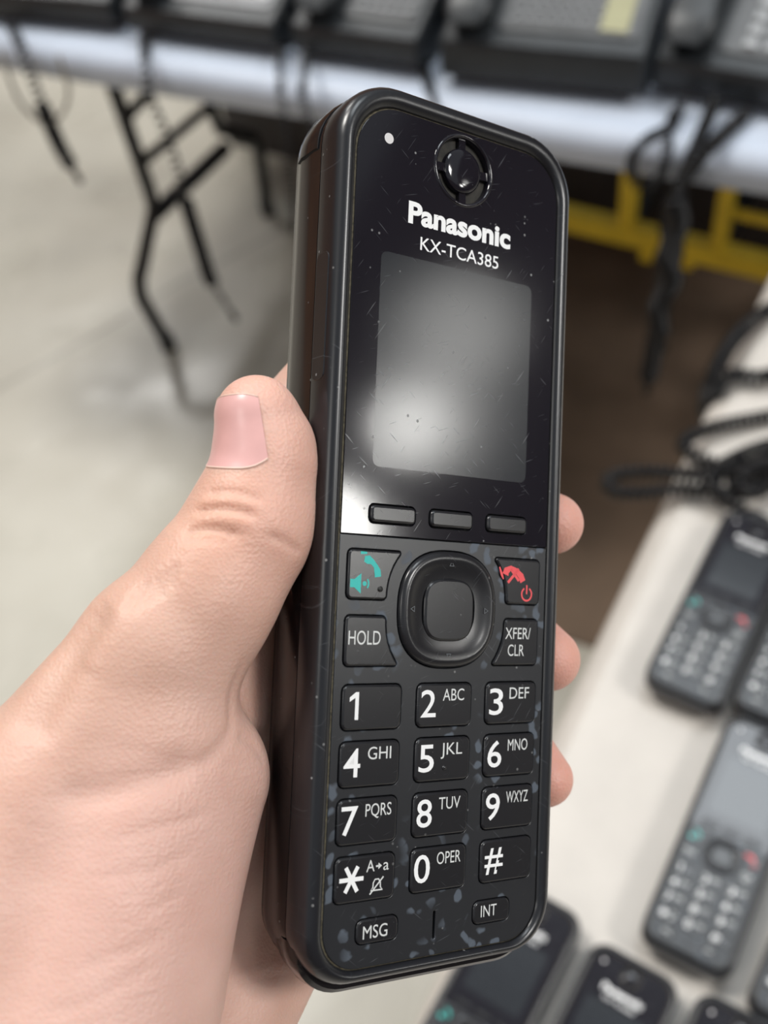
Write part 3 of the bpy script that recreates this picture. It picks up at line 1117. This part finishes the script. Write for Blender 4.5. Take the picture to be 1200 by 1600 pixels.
# ------------------------------------------------------------------ folding tables
def frame_mat(p, dx):
    """matrix at p whose x axis runs along the horizontal vector dx"""
    dx = unit((dx[0], dx[1], 0))
    dy = np.array([-dx[1], dx[0], 0])
    return mat4(np.stack([dx, dy, np.array([0, 0, 1.0])], 1), p)
def make_table(name, mat, top_len, top_w, thick, leg_x, label):
    """local: x along the long edge facing the camera, y into the top, z up from the floor"""
    t = empty(name, None, label, 'table')
    H = .74
    prof = [(0.020, -thick), (.004, -thick + .006), (0, -thick + .018), (0, -.016), (.005, -.005), (.016, 0)]
    b = MB()
    loops = []
    for ins, z in prof:
        loops.append([(x, y, H + z) for x, y in round_poly([(ins, ins), (top_len - ins, ins), (top_len - ins, top_w - ins), (ins, top_w - ins)], max(.05 - ins, .02), 8)])
    b.loft(loops)
    b.build('table_top', mat, t, auto=50, flatcap=True)
    for lx in leg_x:
        zt = H - thick + .002
        r = .0125
        yc = top_w / 2
        for s in (-1, 1):
            path = [(lx, yc + s * .115, zt), (lx, yc + s * .115, .29), (lx, yc + s * .12, .255), (lx, yc + s * .215, .175), (lx, yc + s * .225, .145), (lx, yc + s * .205, .012)]
            o = MB().tube(path, r, 10).build('leg', 'leg', t, auto=50)
            MB().tube([(lx, yc + s * .205, 0), (lx, yc + s * .204, .03)], .015, 10).build('foot_cap', 'leg', o, auto=50)
        MB().tube([(lx, yc - .12, .245), (lx, yc + .12, .215)], .015, 10).build('crossbar', 'leg', t, auto=50)
        MB().tube([(lx, yc - .115, .345), (lx, yc + .115, .31)], .0095, 10).build('crossbar', 'leg', t, auto=50)
        MB().tube([(lx, yc - .115, .43), (lx, yc + .115, .43)], .0095, 10).build('crossbar', 'leg', t, auto=50)
        sgn = 1 if lx < top_len / 2 else -1
        MB().tube([(lx, top_w / 2, .43), (lx + sgn * .14, top_w / 2, zt - .08), (lx + sgn * .30, top_w / 2, zt)], .008, 8).build('brace', 'leg', t, auto=50)
    return t
# back table
BE0, BE1 = on_z(0, 67, .74), on_z(1200, 253, .74)
bdir = unit(BE1 - BE0)
bin_ = np.array([-bdir[1], bdir[0], 0])
s_leg = -.11
B_OFF = s_leg - .33
back_table = make_table('folding_table', 'grey_top', 1.83, .80, .046, (.33, 1.5), 'pale grey plastic folding table with black legs, carrying the desk phones')
BT = BE0 + bdir * B_OFF
back_table.matrix_world = frame_mat((BT[0], BT[1], 0), bdir)
# near table
NE0, NE1 = on_z(640, 1600, .74), on_z(1100, 640, .74)
ndir = unit(NE1 - NE0)
near_table = make_table('folding_table', 'beige', 1.83, .76, .046, (.33, 1.5), 'beige folding table carrying the rows of cordless handsets')
nend = NE0 + ndir * .76
near_table.matrix_world = frame_mat((nend[0], nend[1], 0), -ndir) @ Matrix.Translation((0, 0, 0))

# ------------------------------------------------------------------ handsets lying on the near table
km = kid_map()
ZF = .74 + .0203
def lay(corner_px, corner, yaw, label, tilt=0.0):
    """corner: local mm of the case corner seen at corner_px"""
    p = on_z(corner_px[0], corner_px[1], ZF)
    a = math.radians(yaw)
    Rm = np.array([[math.cos(a), -math.sin(a), 0], [math.sin(a), math.cos(a), 0], [0, 0, 1.0]])
    o = copy_tree(held, None, km)
    o.matrix_world = mat4(Rm, p - Rm @ np.array([corner[0] * .001, corner[1] * .001, 0]))
    tag(o, label, 'phone', 'cordless handsets')
    return o
BL, TR, TL = (-26.5, -77), (26.5, 76), (-26.5, 76)
lay((1003, 1057), BL, -39.6, 'black cordless handset lying nearest the coiled cords on the beige table')
lay((1141, 1097), BL, -39.3, 'black cordless handset at the right edge, tucked beside the one nearest the cords')
lay((996, 1457), BL, -38.4, 'black cordless handset at mid right of the beige table, its screen and keypad in view')
lay((1163, 1566), BL, -41.0, 'black cordless handset at the right edge with only its lower left corner showing')
lay((918, 1436), TR, -41.0, 'black cordless handset lying just below and behind the foot of the held handset')
lay((930, 1462), TL, -40.5, 'black cordless handset at the bottom edge showing its earpiece and white lettering')
lay((1094, 1541), TL, -38.5, 'black cordless handset in the bottom right corner with only its head showing')

# ------------------------------------------------------------------ coiled cords
def spline(pts, n=16):
    q = [np.array(p, float) for p in pts]
    out = []
    for i in range(len(q) - 1):
        p0, p1, p2, p3 = q[max(i - 1, 0)], q[i], q[i + 1], q[min(i + 2, len(q) - 1)]
        for t in np.linspace(0, 1, n, endpoint=False):
            out.append(.5 * ((2 * p1) + (p2 - p0) * t + (2 * p0 - 5 * p1 + 4 * p2 - p3) * t * t + (3 * p1 - p0 - 3 * p2 + p3) * t ** 3))
    out.append(q[-1])
    return out
def coil_path(pts, r, pitch, seg=9, phase=0.0, straight=0.012):
    """helix around a smooth path; r and pitch may be functions of the share of length"""
    c = np.array(spline(pts))
    d = np.r_[0, np.cumsum(np.linalg.norm(np.diff(c, axis=0), axis=1))]
    Lg = d[-1]
    out = []
    s, ph = 0.0, phase
    nprev = None
    while s < Lg:
        u = s / Lg
        p = np.array([np.interp(s, d, c[:, k]) for k in range(3)])
        p2 = np.array([np.interp(min(s + .004, Lg), d, c[:, k]) for k in range(3)])
        p1 = np.array([np.interp(max(s - .004, 0), d, c[:, k]) for k in range(3)])
        t = unit(p2 - p1)
        if nprev is None:
            nv = np.cross(t, (.2, .3, 1.0)) if abs(t[2]) < .9 else np.cross(t, (1.0, .2, 0))
        else:
            nv = nprev - (nprev @ t) * t
        nv = unit(nv)
        nprev = nv
        bv = np.cross(t, nv)
        rr = r(u) if callable(r) else r
        pp = pitch(u) if callable(pitch) else pitch
        e = min(1, s / straight, (Lg - s) / straight + .05)
        out.append(p + rr * e * (math.cos(ph) * nv + math.sin(ph) * bv))
        s += pp / seg
        ph += 2 * math.pi / seg
    return out
def coil_cord(name, pts, label, r=.0045, wire=.0014, pitch=.0034, extra=None, group='coiled handset cords', mat='cord'):
    o = empty(name, Matrix.Translation(Vector([float(v) for v in pts[0]])), label, 'cord', group)
    org = np.array(pts[0])
    b = MB()
    b.tube([p - org for p in coil_path(pts, r, pitch)], wire, 5)
    b.build('coil', mat, o, True)
    a, d = np.array(pts[-1]) - org, unit(np.array(pts[-1]) - np.array(pts[-2]))
    MB().tube([a - d * .002, a + d * .004, a + d * .016, a + d * .018], [.0022, .0042, .0042, .003], 8).build('plug', mat, o, True)
    return o
def hang(l, off=.016):
    """pixels on the upright plane just in front of the back table's edge"""
    return [on_plane(x, y, BE0 - bin_ * (q[0] if q else off), bin_) for x, y, *q in l]
z_t = .74
c = coil_cord('coiled_cord', [on_z(12, 30, z_t + .01), on_z(26, 58, z_t + .008)] + hang([(38, 88), (52, 128), (66, 165), (80, 200), (98, 238), (116, 268)]),
              'black coiled cord dangling at the far left, bunched thick at its end', lambda u: .0050 if u < .6 else .0085, .0020, lambda u: .011 if u < .58 else .0048)
lp = spline(hang([(2, 84), (14, 120), (32, 160), (60, 188), (84, 190), (102, 168), (107, 140), (100, 112), (92, 88)]))
o = MB().tube(lp, .0024, 8).build('loose_cable', 'thin_cord', None, True)
tag(o, 'thin taupe cable looping down beside the leftmost coiled cord', 'cable')
coil_cord('coiled_cord', [on_z(222, 14, z_t + .02), on_z(226, 60, z_t + .01)] + hang([(228, 100), (234, 150), (255, 200), (275, 255), (292, 320), (312, 385), (330, 440), (360, 486)]),
          'black coiled cord hanging past the black table leg', lambda u: .0046 if u < .62 else (.0085 if u < .9 else .003), .0020, lambda u: .012 if u < .62 else (.0042 if u < .9 else .009))
coil_cord('coiled_cord', [on_z(452, 30, z_t + .03), on_z(436, 62, z_t + .012)] + hang([(437, 110), (439, 150), (446, 215), (456, 300), (458, 345)]),
          'black cord hanging close left of the top of the held handset', .0032, .0015, .008)
coil_cord('coiled_cord', [on_z(440, 22, z_t + .045), on_z(462, 42, z_t + .03), on_z(478, 70, z_t + .012)] + hang([(476, 110), (474, 150), (486, 200), (505, 260)]),
          'black cord looped over the table edge just above the held handset', .0034, .0015, .007)
coil_cord('coiled_cord', [on_z(700, 6, z_t + .04), on_z(682, 35, z_t + .03), on_z(668, 70, z_t + .014), on_z(664, 110, z_t + .006), on_z(676, 150, z_t + .006)],
          'black coiled cord lying between the white-patch phone and the wide desk phone', .0045, .0015, .006)
coil_cord('coiled_cord', [on_z(1075, 148, z_t + .02), on_z(1060, 172, z_t + .008), on_z(1045, 200, z_t + .008)] + hang([(1005, 222, .012), (986, 255), (996, 288), (1022, 292), (1040, 250), (1046, 205, .006)]),
          'black coiled cord curled in a loop over the grey table edge', .0046, .0018, .0060)
coil_cord('coiled_cord', [on_z(1175, 172, z_t + .01), on_z(1150, 192, z_t + .008), on_z(1105, 235, z_t + .008)] + hang([(1062, 290), (1046, 340), (1052, 390), (1040, 440), (1030, 500), (1020, 555), (1012, 600)]),
          'long black coiled cord hanging lowest, in front of the yellow rack', lambda u: .0052 if u < .42 else .0095, .0027, lambda u: .0060 if u < .42 else .0064)
coil_cord('coiled_cord', [on_z(1120, 150, z_t + .02), on_z(1100, 200, z_t + .009)] + hang([(1058, 300, .03), (1060, 350, .03), (1042, 400, .032), (1050, 440, .03), (1028, 480, .03), (1036, 530, .03)]),
          'second black coiled cord twisted against the long one in front of the yellow rack', lambda u: .0050 if u < .35 else .0095, .0027, .0064)
# cords on the near table
zc = .74 + .0064
def near(l):
    return [on_z(x, y, zc + (q[0] if q else 0)) for x, y, *q in l]
coil_cord('coiled_cord', near([(1270, 470, .004), (1215, 478, .004), (1165, 512, .004), (1132, 552, .004), (1112, 596, -.004), (1104, 625, -.03), (1102, 650, -.07)]),
          'black coiled cord drooping over the edge of the beige table, highest of the pile', .0056, .0021, .0060, group='cords on the beige table')
coil_cord('coiled_cord', near([(1290, 560), (1235, 575), (1190, 590, .003), (1150, 585, .004), (1122, 600, .002), (1108, 640, -.03)]),
          'black coiled cord lying behind the drooping one at the right edge', .0050, .0020, .0058, group='cords on the beige table')
coil_cord('coiled_cord', near([(1270, 636), (1205, 650), (1140, 662, .002), (1092, 676, .004), (1068, 692, .004), (1084, 712, .003), (1130, 728, .002), (1190, 742), (1250, 744)]),
          'black coiled cord making a narrow loop across the table edge', .0046, .0019, .0056, group='cords on the beige table')
coil_cord('coiled_cord', near([(1260, 700, .012), (1190, 722, .012), (1130, 742, .012), (1070, 740, .010), (1010, 736, .008), (968, 740, .004), (948, 752, .002), (962, 768, .001), (1010, 770, .002), (1070, 764, .004), (1120, 768, .004)]),
          'black coiled cord whose loop sticks out over the dark floor', .0045, .0019, .0056, group='cords on the beige table')
coil_cord('coiled_cord', near([(1290, 668, .004), (1225, 690, .004), (1160, 712, .014), (1110, 745, .014), (1128, 775, .010), (1170, 800, .008)]),
          'black coiled cord reaching down to the head of the topmost lying handset', .0050, .0020, .0058, group='cords on the beige table')
coil_cord('coiled_cord', near([(1290, 720, .002), (1230, 735, .004), (1180, 768, .010), (1150, 756, .022), (1185, 728, .024), (1250, 715, .02)]),
          'black coiled cord heaped on top of the others at the right edge', .0050, .0020, .0058, group='cords on the beige table')

# ------------------------------------------------------------------ desk phones on the back table
def make_desk_phone(fl, fr, fh, keys, label, strip=False, patch=False, face='desk_face', key_mat='desk_key'):
    a, b2 = on_z(*fl, z_t), on_z(*fr, z_t)
    w = float(np.linalg.norm(b2 - a))
    o = empty('desk_phone', frame_mat(a, b2 - a), label, 'phone', 'desk phones on the grey table')
    al = math.radians(17)
    ca, sa = math.cos(al), math.sin(al)
    D = .205
    def slope(mb, y0=.012):
        mb.v = [(x, y0 + y * ca - z * sa, fh + y * sa + z * ca) for x, y, z in mb.v]
        return mb
    prof = [(.030, .0), (.030, .012), (0, .016), (0, fh - .010), (.003, fh - .002), (.012, fh), (.012 + D * ca, fh + D * sa), (.022 + D * ca, fh + D * sa - .006), (.022 + D * ca, 0)]
    m = MB()
    m.loft([[(x, y, z) for y, z in prof] for x in (0.0, .004, w - .004, w)])
    k0, k1 = len(prof), len(prof) * 3
    m.v = [(x, y + (.003 if i < k0 or i >= k1 else 0), z - (.003 if (i < k0 or i >= k1) and z > .02 else 0)) for i, (x, y, z) in enumerate(m.v)]
    m.build('body', 'desk', o)
    hx = .056
    slope(MB().slab(rrect((w - hx - .012) / 2, .088, .008, 4, hx + (w - hx - .012) / 2, .098), -.001, .003, 0, .0015)).build('face_panel', face, o, auto=40, flatcap=True)
    # receiver in its cradle along the left side
    hl = []
    for t in np.linspace(0, 1, 15):
        y = -.004 + t * .20
        e = math.exp(-((t - .12) / .13) ** 2) + math.exp(-((t - .88) / .13) ** 2)
        hw = .0195 + .005 * min(1, e)
        top = .030 + .004 * math.sin(math.pi * t)
        bot = .018 - .013 * min(1, e)
        if t in (0, 1):
            hw, top, bot = hw * .7, top - .008, bot + .006
        hl.append([(hx / 2 + x, y, zz) for x, zz in round_poly([(-hw, bot), (hw, bot), (hw, top), (-hw, top)], .009, 3)])
    slope(MB().loft(hl)).build('receiver', 'desk', o, auto=50)
    fx0, fx1 = hx + .008, w - .012
    if keys == 'pad':
        nx, ny = 3, 4
        kw = (fx1 - fx0) / 5.2
        for r_ in range(ny):
            for c_ in range(nx):
                cx = fx0 + .014 + kw * (.5 + c_ * 1.35)
                slope(MB().slab(rrect(kw * .42, .0050, .002, 3, cx, .022 + r_ * .0165), .002, .0065, 0, .001)).build('number_key', key_mat, o, auto=40, flatcap=True)
        for r_ in range(5):
            slope(MB().slab(rrect(.009, .0035, .0015, 3, fx1 - .014, .022 + r_ * .014), .002, .0058, 0, .001)).build('function_key', 'desk_key_d', o, auto=40, flatcap=True)
    else:
        nx, ny = keys
        kw = (fx1 - fx0 - (.045 if strip else .008)) / nx
        for r_ in range(ny):
            for c_ in range(nx):
                cx = fx0 + .006 + kw * (c_ + .5)
                slope(MB().slab(rrect(kw * .36, .0042, .0015, 3, cx, .024 + r_ * .0140), .002, .0058, 0, .001)).build('function_key', key_mat, o, auto=40, flatcap=True)
    slope(MB().slab(rrect((fx1 - fx0) * .38, .020, .003, 3, (fx0 + fx1) / 2, .155), .002, .0048, 0, .001)).build('display', 'desk_lcd', o, auto=40, flatcap=True)
    if strip:
        slope(MB().slab(rrect(.0140, .050, .001, 2, fx1 - .026, .066), .002, .0042)).build('label_strip', 'strip', o)
    if patch:
        slope(MB().slab([(fx1 - .034, .060), (fx1 - .004, .066), (fx1 - .010, .098), (fx1 - .038, .094)], .006, .0066)).build('white_patch', 'patch', o)  # plain white four-cornered patch on the face
    return o
make_desk_phone((-75, 34), (186, 58), .044, 'pad', 'black desk phone at the far left end of the row, mostly out of view', key_mat='desk_key_d', face='desk')
make_desk_phone((204, 64), (436, 96), .044, (6, 5), 'black desk phone with pale grey face, above the black table leg', face='desk_face_pale')
make_desk_phone((462, 98), (657, 126), .046, (6, 5), 'black desk phone with a white patch, above the top of the held handset', patch=True, key_mat='desk_key_d')
make_desk_phone((690, 138), (1002, 170), .056, (8, 4), 'wide black desk phone with a yellowish label strip', strip=True, key_mat='desk_key_d')
make_desk_phone((1014, 154), (1262, 200), .046, 'pad', 'black desk phone with white number keys at the right edge')

# ------------------------------------------------------------------ dark rack with a yellow frame, on the floor beyond the back table
RK0, RK1 = on_z(345, 236, 0), on_z(1200, 452, 0)
rdir = unit(RK1 - RK0)
rin = np.array([-rdir[1], rdir[0], 0])
rk = empty('storage_rack', frame_mat(RK0, rdir), 'dark storage rack with a yellow steel front frame, under the grey table', 'rack')
rl = float(np.linalg.norm(RK1 - RK0)) + .5
MB().box(0, rl, .03, .5, .0, .52, .01).build('dark_panel', 'dark_box', rk)
inv_r = rk.matrix_world.inverted()
def rloc(px, py, dep=-.26):
    return np.array(inv_r @ Vector([float(v) for v in on_plane(px, py, RK0 + rin * dep, rin)]))
pa, pb = rloc(892, 356), rloc(1200, 398)
bh = abs(rloc(1000, 345)[2] - rloc(1000, 388)[2]) / 2
zb = (pa[2] + pb[2]) / 2
MB().box(pa[0] - .25, rl, -.275, -.245, zb - bh * .62, zb + bh * .62, .004).build('beam', 'yellow', rk)
for px, y0, y1, wd in ((980, 288, 350, .016), (1125, 318, 375, .014)):
    p0, p1 = rloc(px, y0), rloc(px, y1)
    MB().box(p1[0] - wd * .8, p1[0] + wd * .8, -.27, -.25, zb, p0[2] + .1, .003).build('post', 'yellow', rk)
for px, y1 in ((1008, 408), (1072, 420)):
    p1 = rloc(px, y1)
    MB().box(p1[0] - .010, p1[0] + .010, -.262, -.250, p1[2], zb, .002).build('bracket', 'yellow', rk)
for px in (700, 980, 1125):
    p1 = rloc(px, 360)
    MB().box(p1[0] - .012, p1[0] + .012, -.25, .04, zb - .012, zb + .012, .003).build('arm', 'leg', rk)
p0, p1 = rloc(1135, 330), rloc(1260, 372)
MB().box(p0[0], p1[0], -.255, -.245, p1[2], p0[2], .004).build('sign_plate', 'yellow', rk)

# ------------------------------------------------------------------ thin dark brown sheet laid on the floor between the tables
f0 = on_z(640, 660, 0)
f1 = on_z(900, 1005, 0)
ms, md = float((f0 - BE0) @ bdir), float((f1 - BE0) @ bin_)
sheet_pts = [BE0 + bdir * a + bin_ * b for a, b in ((ms, md), (ms + 1.5, md), (ms + 1.5, md + .95), (ms, md + .95))]
org = sheet_pts[0]
o = MB().slab([(p[0] - org[0], p[1] - org[1]) for p in sheet_pts], 0, .006, .03, .002).build('floor_sheet', 'sheet_brown')
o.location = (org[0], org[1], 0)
tag(o, 'flat dark brown sheet on the concrete floor between the two tables', 'mat')
